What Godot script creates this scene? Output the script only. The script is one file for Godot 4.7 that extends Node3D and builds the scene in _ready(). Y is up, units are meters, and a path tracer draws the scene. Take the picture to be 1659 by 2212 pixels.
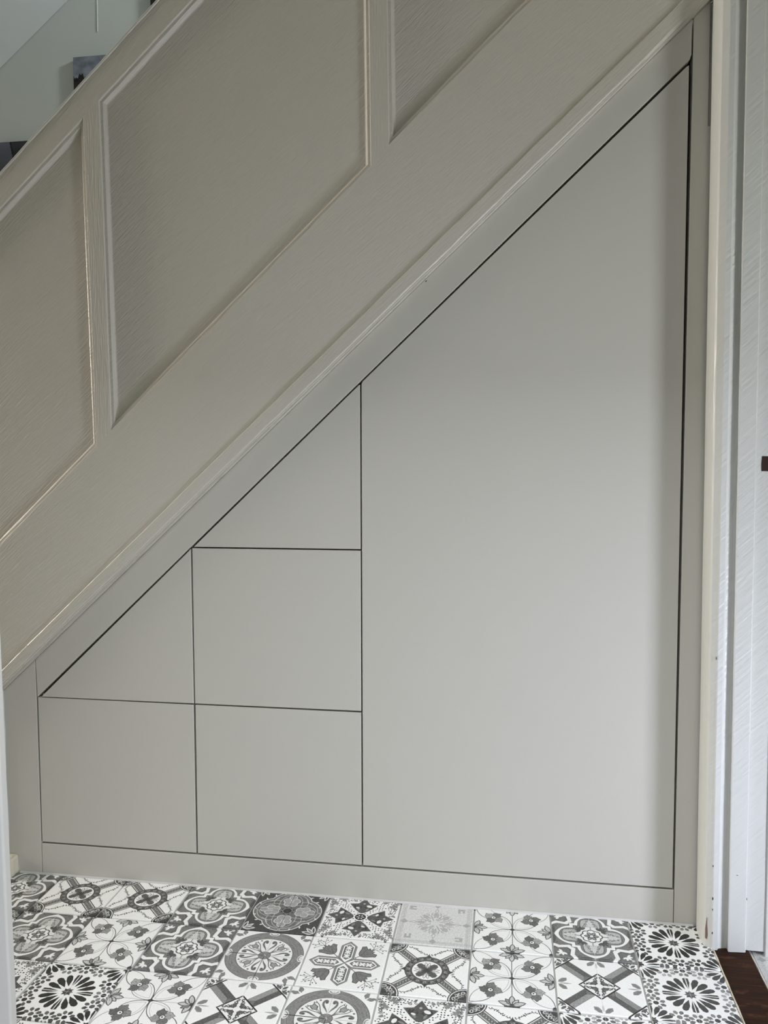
extends Node3D
# Under-stairs cupboard below a panelled staircase, seen across a hall of patterned tiles.

var M := {}
var names := {}
var windows := []
var rng := RandomNumberGenerator.new()

# ---------------------------------------------------------------- naming helpers
func numbered(called: String) -> String:
	if not names.has(called):
		names[called] = 0
		return called
	names[called] += 1
	return "%s_%03d" % [called, names[called]]

func thing(called: String, label: String, category: String, at := Vector3.ZERO, group := "") -> Node3D:
	var o := Node3D.new()
	o.name = numbered(called)
	add_child(o)
	o.position = at
	o.set_meta("label", label)
	o.set_meta("category", category)
	if group != "":
		o.set_meta("group", group)
	return o

func struct(called: String, label := "", at := Vector3.ZERO) -> Node3D:
	var o := Node3D.new()
	o.name = called
	add_child(o)
	o.position = at
	o.set_meta("kind", "structure")
	if label != "":
		o.set_meta("label", label)
	return o

func put(called: String, st: SurfaceTool, m: Material, parent: Node) -> MeshInstance3D:
	var o := MeshInstance3D.new()
	o.name = called
	st.generate_tangents()
	o.mesh = st.commit()
	o.material_override = m
	parent.add_child(o, true)
	return o

func part(called: String, mesh: Mesh, m: Material, parent: Node, at := Vector3.ZERO) -> MeshInstance3D:
	var o := MeshInstance3D.new()
	o.name = called
	o.mesh = mesh
	o.material_override = m
	o.position = at
	parent.add_child(o, true)
	return o

func slab(called: String, lo: Vector3, hi: Vector3, m: Material, parent: Node) -> MeshInstance3D:
	var b := BoxMesh.new()
	b.size = hi - lo
	return part(called, b, m, parent, (lo + hi) * 0.5)

# ---------------------------------------------------------------- mesh helpers
var grain := 0.0            # direction in which the brush or wood grain runs, radians in the xy plane

func mb() -> SurfaceTool:
	var st := SurfaceTool.new()
	st.begin(Mesh.PRIMITIVE_TRIANGLES)
	return st

func uv_of(p: Vector3, n: Vector3) -> Vector2:
	if absf(n.y) > 0.75 and absf(n.z) < 0.6:
		return Vector2(p.x, p.z)
	if absf(n.x) > 0.75:
		return Vector2(p.y, p.z)
	var c := cos(grain)
	var s := sin(grain)
	return Vector2(p.x * c + p.y * s, -p.x * s + p.y * c)

func vert(st: SurfaceTool, p: Vector3, n: Vector3) -> void:
	st.set_normal(n)
	st.set_uv(uv_of(p, n))
	st.add_vertex(p)

func quad(st: SurfaceTool, a: Vector3, b: Vector3, c: Vector3, d: Vector3, na: Vector3, nb: Vector3, nc: Vector3, nd: Vector3) -> void:
	var f := (b - a).cross(c - a)
	if f.length_squared() < 1e-18:
		f = (c - a).cross(d - a)
	if f.dot(na + nb + nc + nd) > 0.0:
		vert(st, a, na); vert(st, c, nc); vert(st, b, nb)
		vert(st, a, na); vert(st, d, nd); vert(st, c, nc)
	else:
		vert(st, a, na); vert(st, b, nb); vert(st, c, nc)
		vert(st, a, na); vert(st, c, nc); vert(st, d, nd)

func flat(st: SurfaceTool, a: Vector3, b: Vector3, c: Vector3, d: Vector3, n: Vector3) -> void:
	quad(st, a, b, c, d, n, n, n, n)

func tri(st: SurfaceTool, a: Vector3, b: Vector3, c: Vector3, n: Vector3) -> void:
	if (b - a).cross(c - a).dot(n) > 0.0:
		vert(st, a, n); vert(st, c, n); vert(st, b, n)
	else:
		vert(st, a, n); vert(st, b, n); vert(st, c, n)

func ccw(poly: Array) -> Array:
	var s := 0.0
	for i in poly.size():
		var p: Vector2 = poly[i]
		var q: Vector2 = poly[(i + 1) % poly.size()]
		s += p.x * q.y - q.x * p.y
	if s < 0.0:
		poly = poly.duplicate()
		poly.reverse()
	return poly

func inset(poly: Array, d: float) -> Array:      # convex polygon, counter-clockwise
	var out := []
	var k := poly.size()
	for i in k:
		var a: Vector2 = poly[(i + k - 1) % k]
		var b: Vector2 = poly[i]
		var c: Vector2 = poly[(i + 1) % k]
		var e := (b - a).normalized()
		var f := (c - b).normalized()
		var n1 := Vector2(-e.y, e.x)
		var n2 := Vector2(-f.y, f.x)
		var h := n1 + n2
		out.append(b + h * (2.0 * d / maxf(h.length_squared(), 0.05)))
	return out

func v3(p: Vector2, z: float) -> Vector3:
	return Vector3(p.x, p.y, z)

func prism(st: SurfaceTool, poly_in: Array, zf: float, zb: float, bev := 0.0, seg := 3) -> void:
	var poly := ccw(poly_in)
	var k := poly.size()
	var ring: Array = poly
	var rings := [poly]
	var zs := [zf - bev]
	var th := [0.0]
	if bev > 0.0:
		for s in range(1, seg + 1):
			var a := PI * 0.5 * s / seg
			rings.append(inset(poly, bev * (1.0 - cos(a))))
			zs.append(zf - bev * (1.0 - sin(a)))
			th.append(a)
	for i in k:
		var j := (i + 1) % k
		var e: Vector2 = (poly[j] - poly[i]).normalized()
		var n := Vector3(e.y, -e.x, 0.0)
		flat(st, v3(poly[i], zb), v3(poly[j], zb), v3(poly[j], zf - bev), v3(poly[i], zf - bev), n)
		for s in range(rings.size() - 1):
			var n0 := n * cos(th[s]) + Vector3(0, 0, sin(th[s]))
			var n1 := n * cos(th[s + 1]) + Vector3(0, 0, sin(th[s + 1]))
			quad(st, v3(rings[s][i], zs[s]), v3(rings[s][j], zs[s]), v3(rings[s + 1][j], zs[s + 1]), v3(rings[s + 1][i], zs[s + 1]), n0, n0, n1, n1)
	ring = rings[-1]
	for i in range(1, k - 1):
		tri(st, v3(ring[0], zf), v3(ring[i], zf), v3(ring[i + 1], zf), Vector3(0, 0, 1))
		tri(st, v3(poly[0], zb), v3(poly[i], zb), v3(poly[i + 1], zb), Vector3(0, 0, -1))

func mitred_ring(st: SurfaceTool, poly_in: Array, prof: Array) -> void:   # prof: Vector2(inset, z), a moulding run round a convex polygon
	var poly := ccw(poly_in)
	var k := poly.size()
	for i in k:
		var j := (i + 1) % k
		var e: Vector2 = (poly[j] - poly[i]).normalized()
		var inward := Vector3(-e.y, e.x, 0.0)
		for s in range(prof.size() - 1):
			var p: Vector2 = prof[s]
			var q: Vector2 = prof[s + 1]
			var ra := inset(poly, p.x)
			var rb := inset(poly, q.x)
			var t := (q - p).normalized()
			var n := (inward * -t.y + Vector3(0, 0, 1) * t.x).normalized()
			flat(st, v3(ra[i], p.y), v3(ra[j], p.y), v3(rb[j], q.y), v3(rb[i], q.y), n)

func sweep(st: SurfaceTool, sections: Array, out := Vector3(0, 0.2, 1.0)) -> void:    # sections: arrays of Vector3, joined one to the next; out: the side the skin faces
	var sum := 0.0
	for i in range(sections.size() - 1):
		for j in range(sections[0].size() - 1):
			var a: Vector3 = sections[i][j]
			sum += (sections[i][j + 1] - a).cross(sections[i + 1][j] - a).dot(out)
	var side := 1.0 if sum >= 0.0 else -1.0
	for i in range(sections.size() - 1):
		for j in range(sections[0].size() - 1):
			var a: Vector3 = sections[i][j]
			var b: Vector3 = sections[i][j + 1]
			var c: Vector3 = sections[i + 1][j + 1]
			var d: Vector3 = sections[i + 1][j]
			flat(st, a, b, c, d, (c - a).cross(d - b).normalized() * side)

# plan profile (x, z) run up a wall from y0 to y1 in steps, leaning and wavering a little
func upright(st: SurfaceTool, prof: Array, ys: Array, lean: float, wobble: float, noise: FastNoiseLite, closed := true) -> void:
	var k := prof.size()
	var area := 0.0
	for i in k:
		area += prof[i].x * prof[(i + 1) % k].y - prof[(i + 1) % k].x * prof[i].y
	var turn := 1.0 if area > 0.0 else -1.0
	var rows := []
	for y: float in ys:
		var r := []
		for i in k:
			var p: Vector2 = prof[i]
			var w := wobble * noise.get_noise_2d(i * 37.0, y * 60.0)
			r.append(Vector3(p.x - lean * y + w, y, p.y + wobble * noise.get_noise_2d(i * 37.0 + 900.0, y * 60.0)))
		rows.append(r)
	for a in range(rows.size() - 1):
		for i in range(k if closed else k - 1):
			var j := (i + 1) % k
			var e: Vector2 = (prof[j] - prof[i]).normalized()
			var n := Vector3(e.y, 0, -e.x) * turn
			flat(st, rows[a][i], rows[a][j], rows[a + 1][j], rows[a + 1][i], n)
	if closed:
		for end: int in [0, rows.size() - 1]:
			var poly := PackedVector2Array()
			for i in k:
				poly.append(Vector2(rows[end][i].x, rows[end][i].z))
			var t := Geometry2D.triangulate_polygon(poly)
			for i in range(0, t.size(), 3):
				tri(st, rows[end][t[i]], rows[end][t[i + 1]], rows[end][t[i + 2]], Vector3(0, -1 if end == 0 else 1, 0))

func steps(a: float, b: float, n: int) -> Array:
	var out := []
	for i in n + 1:
		out.append(lerpf(a, b, float(i) / n))
	return out

# ---------------------------------------------------------------- materials
func noise_image(w: int, h: int, freq: float, seed_at: int, octaves := 3) -> Image:
	var n := FastNoiseLite.new()
	n.seed = seed_at
	n.frequency = freq
	n.fractal_octaves = octaves
	return n.get_seamless_image(w, h)

func tex(im: Image) -> ImageTexture:
	im.generate_mipmaps()
	return ImageTexture.create_from_image(im)

func brushed(w: int, h: int, seed_at: int, strength: float) -> ImageTexture:   # bristle marks: noise drawn out along u
	var im := noise_image(w, h, 0.11, seed_at, 4)
	im.convert(Image.FORMAT_RGB8)
	im.resize(512, 512, Image.INTERPOLATE_CUBIC)
	im.bump_map_to_normal_map(strength)
	return tex(im)

func paint(color: Color, rough: float, normal: Texture2D = null, scale := 1.0, uvs := 3.0, spec := 0.5) -> StandardMaterial3D:
	var m := StandardMaterial3D.new()
	m.albedo_color = color
	m.roughness = rough
	m.metallic_specular = spec
	if normal:
		m.normal_enabled = true
		m.normal_texture = normal
		m.normal_scale = scale
		m.uv1_scale = Vector3(uvs, uvs, uvs)
	return m

func glow(color: Color, energy: float) -> StandardMaterial3D:
	var m := StandardMaterial3D.new()
	m.albedo_color = color
	m.emission_enabled = true
	m.emission = color
	m.emission_energy_multiplier = energy
	m.roughness = 0.4
	return m

func make_materials() -> void:
	var roller := brushed(256, 256, 4, 1.5)
	var strokes := brushed(40, 512, 9, 3.0)
	M.cupboard = paint(Color(0.805, 0.797, 0.755), 0.42, roller, 0.10, 6.0)
	M.stair = paint(Color(0.805, 0.79, 0.74), 0.36, strokes, 0.45, 3.0)
	M.white = paint(Color(0.835, 0.838, 0.81), 0.33, brushed(24, 256, 21, 3.0), 0.35, 3.0)
	M.cream = paint(Color(0.86, 0.835, 0.74), 0.4, strokes, 0.4, 6.0)
	M.wall = paint(Color(0.80, 0.825, 0.80), 0.85, roller, 0.15, 4.0)
	M.plaster = paint(Color(0.70, 0.695, 0.665), 0.9)
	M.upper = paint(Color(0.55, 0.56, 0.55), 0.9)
	M.kitchen = paint(Color(0.86, 0.86, 0.85), 0.9)
	M.soffit = paint(Color(0.84, 0.865, 0.87), 0.85)
	M.board = paint(Color(0.47, 0.40, 0.32), 0.9)
	M.grout = paint(Color(0.76, 0.76, 0.74), 0.8)
	M.sealant = paint(Color(0.80, 0.80, 0.78), 0.4)
	M.chip = paint(Color(0.16, 0.14, 0.12), 0.9)
	M.canvas_edge = paint(Color(0.10, 0.11, 0.12), 0.8)
	# worn, dark-stained threshold wood
	var g := noise_image(48, 512, 0.05, 33, 4)
	g.convert(Image.FORMAT_RGB8)
	g.resize(512, 512, Image.INTERPOLATE_CUBIC)
	var wood := Image.create(512, 512, false, Image.FORMAT_RGB8)
	var scuff := noise_image(512, 512, 0.012, 35, 4)
	for y in 512:
		for x in 512:
			var v := g.get_pixel(x, y).r
			var s := smoothstep(0.66, 0.82, scuff.get_pixel(x, y).r)
			var c := Color(0.13, 0.075, 0.040).lerp(Color(0.255, 0.155, 0.085), v)
			wood.set_pixel(x, y, c.lerp(Color(0.36, 0.25, 0.17), s * 0.6))
	M.wood = paint(Color.WHITE, 0.62, null, 1.0, 1.0, 0.25)
	M.wood.albedo_texture = tex(wood)
	M.wood.uv1_scale = Vector3(2.0, 4.0, 1.0)

# ---------------------------------------------------------------- ink: a small drawing board for the printed tiles
const TS := 512
var ink := PackedByteArray()
var turns: Array = [Transform2D()]

func sheet(g: int) -> void:
	ink = PackedByteArray()
	ink.resize(TS * TS)
	ink.fill(g)
	turns = [Transform2D()]

func spin(n: int, start := 0.0, mirror := false) -> void:
	turns = []
	for i in n:
		var t := Transform2D(start + TAU * i / n, Vector2.ZERO)
		turns.append(t)
		if mirror:
			turns.append(t * Transform2D(Vector2(1, 0), Vector2(0, -1), Vector2.ZERO))

func fp(pts: Array, g: int) -> void:            # filled polygon, in tile units -1..1
	for t: Transform2D in turns:
		var q := PackedVector2Array()
		var y0 := 1e9
		var y1 := -1e9
		for p: Vector2 in pts:
			var r: Vector2 = (t * p + Vector2.ONE) * (TS * 0.5)
			q.append(r)
			y0 = minf(y0, r.y)
			y1 = maxf(y1, r.y)
		var k := q.size()
		for y in range(maxi(0, int(y0)), mini(TS - 1, int(y1) + 1) + 1):
			var xs := PackedFloat32Array()
			var yc := y + 0.5
			for i in k:
				var a := q[i]
				var b := q[(i + 1) % k]
				if (a.y <= yc) != (b.y <= yc):
					xs.append(a.x + (yc - a.y) / (b.y - a.y) * (b.x - a.x))
			xs.sort()
			for i in range(0, xs.size() - 1, 2):
				for x in range(maxi(0, roundi(xs[i])), mini(TS, roundi(xs[i + 1]))):
					ink[y * TS + x] = g

func ln(pts: Array, w: float, g: int, loop := false) -> void:    # stroke
	var k := pts.size()
	for i in range(k if loop else k - 1):
		var a: Vector2 = pts[i]
		var b: Vector2 = pts[(i + 1) % k]
		var e := (b - a).normalized()
		var n := Vector2(-e.y, e.x) * w * 0.5
		var x := e * w * 0.3
		fp([a - x + n, b + x + n, b + x - n, a - x - n], g)

func el(c: Vector2, rx: float, ry := -1.0, rot := 0.0, n := 28) -> Array:
	if ry < 0.0:
		ry = rx
	var out := []
	for i in n:
		var a := TAU * i / n
		out.append(c + Vector2(cos(a) * rx, sin(a) * ry).rotated(rot))
	return out

func arc(c: Vector2, r: float, a0: float, a1: float, n := 20) -> Array:
	var out := []
	for i in n + 1:
		out.append(c + Vector2.RIGHT.rotated(lerpf(a0, a1, float(i) / n)) * r)
	return out

func bez(a: Vector2, b: Vector2, c: Vector2, d: Vector2, n := 14) -> Array:
	var out := []
	for i in n + 1:
		out.append(a.bezier_interpolate(b, c, d, float(i) / n))
	return out

func lens(a: Vector2, b: Vector2, w: float, n := 10) -> Array:      # leaf between two points
	var m := (b - a)
	var s := Vector2(-m.y, m.x) * w
	return bez(a, a + m * 0.3 + s, a + m * 0.7 + s, b, n) + bez(b, a + m * 0.7 - s, a + m * 0.3 - s, a, n)

func curl(c: Vector2, r: float, a0: float, dir: float, w: float, g: int) -> void:
	var pts := []
	for i in 15:
		var t := i / 14.0
		pts.append(c + Vector2.RIGHT.rotated(a0 + dir * t * 5.2) * r * (1.0 - 0.72 * t))
	ln(pts, w, g)

func vine(pts: Array, g: int, leaf := 0.028) -> void:
	ln(pts, 0.010, g)
	for i in pts.size():
		var p: Vector2 = pts[i]
		var side := 1.0 if i % 2 == 0 else -1.0
		var d := Vector2(cos(i * 2.3), sin(i * 2.3))
		fp(lens(p, p + d * leaf * 2.0, 0.35, 4), g)
		fp(lens(p, p + d.rotated(2.1 * side) * leaf * 1.8, 0.35, 4), g + 22)

func print_done(seed_at: int) -> ImageTexture:      # wash of the brush over the ink, as hand-painted glaze has
	var im := Image.create_from_data(TS, TS, false, Image.FORMAT_L8, ink)
	im.convert(Image.FORMAT_RGB8)
	var wash := noise_image(TS, TS, 0.06, seed_at, 4)
	var data := im.get_data()
	var w := wash.get_data()
	for i in range(TS * TS):
		var v: int = data[i * 3]
		if v < 228:
			v = clampi(v + int((w[i] - 128) * 0.17), 20, 235)
		else:
			v = clampi(v + int((w[i] - 128) * 0.05), 20, 253)
		data[i * 3] = v
		data[i * 3 + 1] = v
		data[i * 3 + 2] = clampi(v - 2, 0, 255)
	return tex(Image.create_from_data(TS, TS, false, Image.FORMAT_RGB8, data))

func quatre(grow: float, g: int) -> void:      # four pointed lobes and a stepped square
	spin(4)
	var r := 0.345 + grow
	fp([Vector2(0.30, -r)] + bez(Vector2(0.50, -r), Vector2(0.76, -r), Vector2(0.84 + grow, -0.16), Vector2(0.87 + grow * 1.3, 0.0), 10) + bez(Vector2(0.87 + grow * 1.3, 0.0), Vector2(0.84 + grow, 0.16), Vector2(0.76, r), Vector2(0.50, r), 10) + [Vector2(0.30, r)], g)
	turns = [Transform2D()]
	var s := 0.47 + grow
	fp([Vector2(-s, -s), Vector2(s, -s), Vector2(s, s), Vector2(-s, s)], g)

func tile_quatrefoil() -> void:
	sheet(126)
	spin(4)
	# frames in the corners
	fp([Vector2(1, 0.42), Vector2(0.86, 0.50), Vector2(0.60, 0.46), Vector2(0.46, 0.60), Vector2(0.50, 0.86), Vector2(0.42, 1), Vector2(1, 1)], 248)
	fp([Vector2(1.0, 0.53), Vector2(0.89, 0.61), Vector2(0.66, 0.57), Vector2(0.57, 0.66), Vector2(0.61, 0.89), Vector2(0.53, 1.0), Vector2(1, 1)], 104)
	fp([Vector2(1.0, 0.60), Vector2(0.90, 0.66), Vector2(0.69, 0.62), Vector2(0.62, 0.69), Vector2(0.66, 0.90), Vector2(0.60, 1.0), Vector2(1, 1)], 118)
	for a in 5:
		var d := Vector2.RIGHT.rotated(PI * 0.25 + (a - 2) * 0.85)
		fp(lens(Vector2(0.79, 0.79), Vector2(0.79, 0.79) + d * 0.145, 0.30, 5), 250)
	fp(el(Vector2(0.92, 0.92), 0.045), 206)
	for s in [-1.0, 1.0]:
		fp(lens(Vector2(0.97, s * 0.03), Vector2(0.99, s * 0.40), 0.2, 6), 92)
		curl(Vector2(0.93, s * 0.36), 0.06, 0.4, s, 0.018, 88)
	quatre(0.080, 76)
	quatre(0.068, 250)
	quatre(-0.022, 84)
	quatre(-0.036, 134)
	quatre(-0.082, 74)
	quatre(-0.096, 196)
	spin(4)
	fp([Vector2(0.62, -0.10), Vector2(0.76, 0.0), Vector2(0.62, 0.10), Vector2(0.34, 0.14), Vector2(0.34, -0.14)], 214)
	fp(el(Vector2.ZERO, 0.40, 0.40), 238)
	spin(4, PI * 0.25)
	for a in 5:                                   # dark leaves on the stepped corners
		var d := Vector2.RIGHT.rotated((a - 2) * 0.75)
		fp(lens(Vector2(0.36, 0), Vector2(0.36, 0) + d * 0.17, 0.34, 6), 88)
	spin(4, 0.0, true)
	for i in 4:
		curl(Vector2(0.36 + i * 0.10, 0.16 - i * 0.030), 0.050 - i * 0.006, 0.7 * i, 1.0 if i % 2 == 0 else -1.0, 0.016, 84)
	ln(bez(Vector2(0.30, 0.18), Vector2(0.46, 0.26), Vector2(0.60, 0.05), Vector2(0.78, 0.02)), 0.012, 110)
	spin(8)
	fp(el(Vector2(0.185, 0), 0.105), 76)
	spin(8)
	fp(el(Vector2(0.18, 0), 0.080), 250)
	spin(4)
	ln([Vector2(0.27, 0), Vector2(0.42, 0)], 0.026, 72)
	spin(6)
	fp(lens(Vector2(0.02, 0), Vector2(0.20, 0), 0.42), 78)
	fp(lens(Vector2(0.05, 0), Vector2(0.18, 0), 0.30), 158)
	fp(el(Vector2.ZERO, 0.045), 242)
	turns = [Transform2D()]
	ln([Vector2(0, -1), Vector2(0, 1)], 0.010, 222)

func tile_medallion() -> void:
	sheet(250)
	spin(4, PI * 0.25)
	# banded straps that run into the corners
	fp([Vector2(0.45, -0.125), Vector2(1.42, -0.125), Vector2(1.42, 0.125), Vector2(0.45, 0.125)], 62)
	fp([Vector2(0.45, -0.100), Vector2(1.42, -0.100), Vector2(1.42, 0.100), Vector2(0.45, 0.100)], 238)
	fp([Vector2(0.45, -0.080), Vector2(1.42, -0.080), Vector2(1.42, 0.080), Vector2(0.45, 0.080)], 138)
	for i in 6:
		var x := 0.56 + i * 0.085
		ln(el(Vector2(x, 0), 0.034, 0.052, 0, 6), 0.013, 70, true)
		fp(el(Vector2(x, 0), 0.014), 214)
	# corner roundels
	fp(el(Vector2(1.414, 0), 0.435), 66)
	fp(el(Vector2(1.414, 0), 0.41), 244)
	fp(el(Vector2(1.414, 0), 0.385), 70)
	for i in 9:
		var a := PI + (i - 4) * 0.18
		curl(Vector2(1.414, 0) + Vector2.RIGHT.rotated(a) * (0.22 + 0.07 * (i % 2)), 0.055, i * 1.1, 1.0, 0.024, 168 if i % 2 == 0 else 222)
	spin(4)
	for s in [-1.0, 1.0]:
		vine(bez(Vector2(0.62, s * 0.06), Vector2(0.70, s * 0.30), Vector2(0.90, s * 0.28), Vector2(0.88, s * 0.52), 9), 86)
	fp([Vector2(0.52, -0.09), Vector2(0.60, -0.02), Vector2(0.68, 0), Vector2(0.60, 0.02), Vector2(0.52, 0.09)], 74)
	turns = [Transform2D()]
	fp(el(Vector2.ZERO, 0.545, -1, 0, 48), 58)
	fp(el(Vector2.ZERO, 0.525, -1, 0, 48), 104)
	spin(16)
	curl(Vector2(0.455, 0.0), 0.045, 0.6, 1.0, 0.020, 168)
	fp(lens(Vector2(0.43, 0.06), Vector2(0.49, 0.12), 0.4, 5), 60)
	turns = [Transform2D()]
	fp(el(Vector2.ZERO, 0.385, -1, 0, 48), 60)
	fp(el(Vector2.ZERO, 0.365, -1, 0, 48), 250)
	spin(4, PI * 0.25)
	fp([Vector2(0.0, 0.0), Vector2(0.15, -0.10), Vector2(0.30, -0.075), Vector2(0.335, 0.0), Vector2(0.30, 0.075), Vector2(0.15, 0.10)], 96)
	ln([Vector2(0.06, 0), Vector2(0.30, 0)], 0.010, 62)
	spin(4)
	for s in [-1.0, 1.0]:
		fp(lens(Vector2(0.04, 0), Vector2(0.32, s * 0.055), 0.20), 76)
		fp(lens(Vector2(0.06, 0), Vector2(0.305, s * 0.055), 0.155), 246)
		for k in 3:
			ln([Vector2(0.05, 0), Vector2(0.20, s * (0.02 + 0.03 * k))], 0.009, 110)
	turns = [Transform2D()]
	fp(el(Vector2.ZERO, 0.075), 66)
	spin(10)
	ln([Vector2(0.03, 0), Vector2(0.14, 0)], 0.012, 74)

func blossom(c: Vector2, r: float, rot: float, tones: Array) -> void:
	for i in 4:
		var d := Vector2.RIGHT.rotated(rot + TAU * i / 4.0)
		var s := Vector2(-d.y, d.x)
		var p := [c + s * r * 0.10, c + d * r * 0.34 + s * r * 0.34, c + d * r * 0.62 + s * r * 0.52, c + d * r * 0.78 + s * r * 0.30, c + d * r * 1.12 + s * r * 0.22, c + d * r * 0.98 - s * r * 0.06, c + d * r * 0.90 - s * r * 0.34, c + d * r * 0.60 - s * r * 0.48, c + d * r * 0.34 - s * r * 0.34, c - s * r * 0.10]
		fp(p, tones[i % tones.size()])
		ln(p, 0.011, 82)
		ln([c + d * r * 0.3, c + d * r * 0.8], 0.008, 96)
	fp(el(c, r * 0.30), 76)
	fp(el(c + Vector2(0.008, 0.0), r * 0.22), 250)
	fp(el(c, r * 0.09), 70)

func leafy(rot: float) -> void:      # half a rosette that sits on the middle of an edge
	turns = [Transform2D(rot, Vector2.ZERO)]
	for i in 5:
		var a := PI + (i - 2) * 0.62
		var d := Vector2.RIGHT.rotated(a)
		var b := Vector2(0.98, 0)
		fp(lens(b, b + d * (0.34 if i % 2 == 0 else 0.27), 0.30, 7), 78)
		fp(lens(b + d * 0.02, b + d * (0.31 if i % 2 == 0 else 0.24), 0.24, 7), 208 if i != 1 else 150)
		ln([b, b + d * 0.15], 0.009, 92)
	fp(el(Vector2(0.99, 0), 0.055), 66)

func tile_lattice() -> void:
	sheet(248)
	ln([Vector2(0, -1), Vector2(0, 1)], 0.014, 82)
	ln([Vector2(-1, 0), Vector2(1, 0)], 0.008, 128)
	spin(4, PI * 0.25)
	for s in [-1.0, 1.0]:
		ln(bez(Vector2(0.02, 0), Vector2(0.30, s * 0.34), Vector2(0.75, s * 0.30), Vector2(0.72, s * 0.04), 16), 0.018 if s > 0 else 0.011, 84)
		ln(bez(Vector2(0.62, s * 0.04), Vector2(0.85, s * 0.30), Vector2(1.20, s * 0.20), Vector2(1.38, 0), 16), 0.018 if s < 0 else 0.012, 84)
		ln(bez(Vector2(0.10, 0), Vector2(0.34, s * 0.22), Vector2(0.60, s * 0.24), Vector2(0.80, s * 0.12), 12), 0.007, 130)
	for i in 4:
		turns = [Transform2D(PI * 0.25 + PI * 0.5 * i, Vector2.ZERO)]
		blossom(Vector2(0.70, 0.0), 0.255, 0.35 + i * 0.5, [118, 160, 108, 172] if i % 2 == 0 else [102, 124, 142, 112])
	for i in 4:
		leafy(PI * 0.5 * i)
	turns = [Transform2D()]
	fp([Vector2(-0.10, 0), Vector2(0, -0.055), Vector2(0.10, 0), Vector2(0, 0.055)], 66)
	for i in 2:
		turns = [Transform2D(PI * 0.25 + PI * i, Vector2.ZERO)]
		fp(el(Vector2(1.385, 0), 0.07), 74)

func tile_wheel() -> void:
	sheet(248)
	spin(4, PI * 0.25, true)
	curl(Vector2(1.18, 0.06), 0.09, 0.5, 1.0, 0.024, 120)
	fp(lens(Vector2(1.08, 0.02), Vector2(1.32, 0.16), 0.22, 6), 136)
	turns = [Transform2D()]
	fp(el(Vector2.ZERO, 0.985, -1, 0, 64), 92)
	fp(el(Vector2.ZERO, 0.97, -1, 0, 64), 138)
	for i in 60:
		var a := rng.randf() * TAU
		ln(arc(Vector2.ZERO, rng.randf_range(0.74, 0.95), a, a + rng.randf_range(0.12, 0.5), 6), 0.010, 112 if i % 3 else 158)
	fp(el(Vector2.ZERO, 0.715, -1, 0, 64), 78)
	fp(el(Vector2.ZERO, 0.70, -1, 0, 64), 242)
	spin(4)
	fp(el(Vector2(0.93, 0), 0.085, 0.14), 236)
	ln(arc(Vector2(0.97, 0), 0.10, PI * 0.6, PI * 1.4, 8), 0.020, 110)
	# kite-headed stems on the diagonals
	spin(4, PI * 0.25)
	fp([Vector2(0.36, 0), Vector2(0.44, -0.085), Vector2(0.60, -0.07), Vector2(0.56, 0.0), Vector2(0.60, 0.07), Vector2(0.44, 0.085)], 92)
	fp([Vector2(0.385, 0), Vector2(0.45, -0.065), Vector2(0.57, -0.052), Vector2(0.54, 0.0), Vector2(0.57, 0.052), Vector2(0.45, 0.065)], 158)
	for s in [-1.0, 1.0]:
		ln(bez(Vector2(0.16, s * 0.01), Vector2(0.34, s * 0.02), Vector2(0.40, s * 0.16), Vector2(0.58, s * 0.14), 12), 0.020, 92)
		curl(Vector2(0.61, s * 0.105), 0.045, s * 1.2, s, 0.018, 92)
		ln([Vector2(0.14, 0), Vector2(0.38, s * 0.02)], 0.014, 120)
	# pairs of commas on the axes
	spin(4, 0.0, true)
	fp(bez(Vector2(0.16, 0.02), Vector2(0.30, 0.05), Vector2(0.36, 0.19), Vector2(0.50, 0.185), 10) + bez(Vector2(0.50, 0.185), Vector2(0.66, 0.18), Vector2(0.66, 0.03), Vector2(0.54, 0.05), 10) + bez(Vector2(0.54, 0.05), Vector2(0.60, 0.10), Vector2(0.54, 0.15), Vector2(0.46, 0.13), 8) + bez(Vector2(0.46, 0.13), Vector2(0.36, 0.10), Vector2(0.30, 0.02), Vector2(0.16, 0.02), 8), 112)
	fp(el(Vector2(0.53, 0.085), 0.036), 96)
	spin(8, PI * 0.125)
	fp(el(Vector2(0.64, 0), 0.026), 104)
	turns = [Transform2D()]
	fp(el(Vector2.ZERO, 0.16), 92)
	fp(el(Vector2.ZERO, 0.145), 138)
	spin(8)
	ln([Vector2(0, 0), Vector2(0.13, 0)], 0.012, 100)
	turns = [Transform2D()]
	fp(el(Vector2.ZERO, 0.035), 214)
	ln([Vector2(-0.93, 0), Vector2(0, 0)], 0.024, 44)
	ln([Vector2(0, 0), Vector2(0, 0.97)], 0.016, 50)
	ln([Vector2(0, 0), Vector2(0.97, 0)], 0.009, 130)
	ln([Vector2(0, 0), Vector2(0, -0.97)], 0.007, 186)

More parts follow.
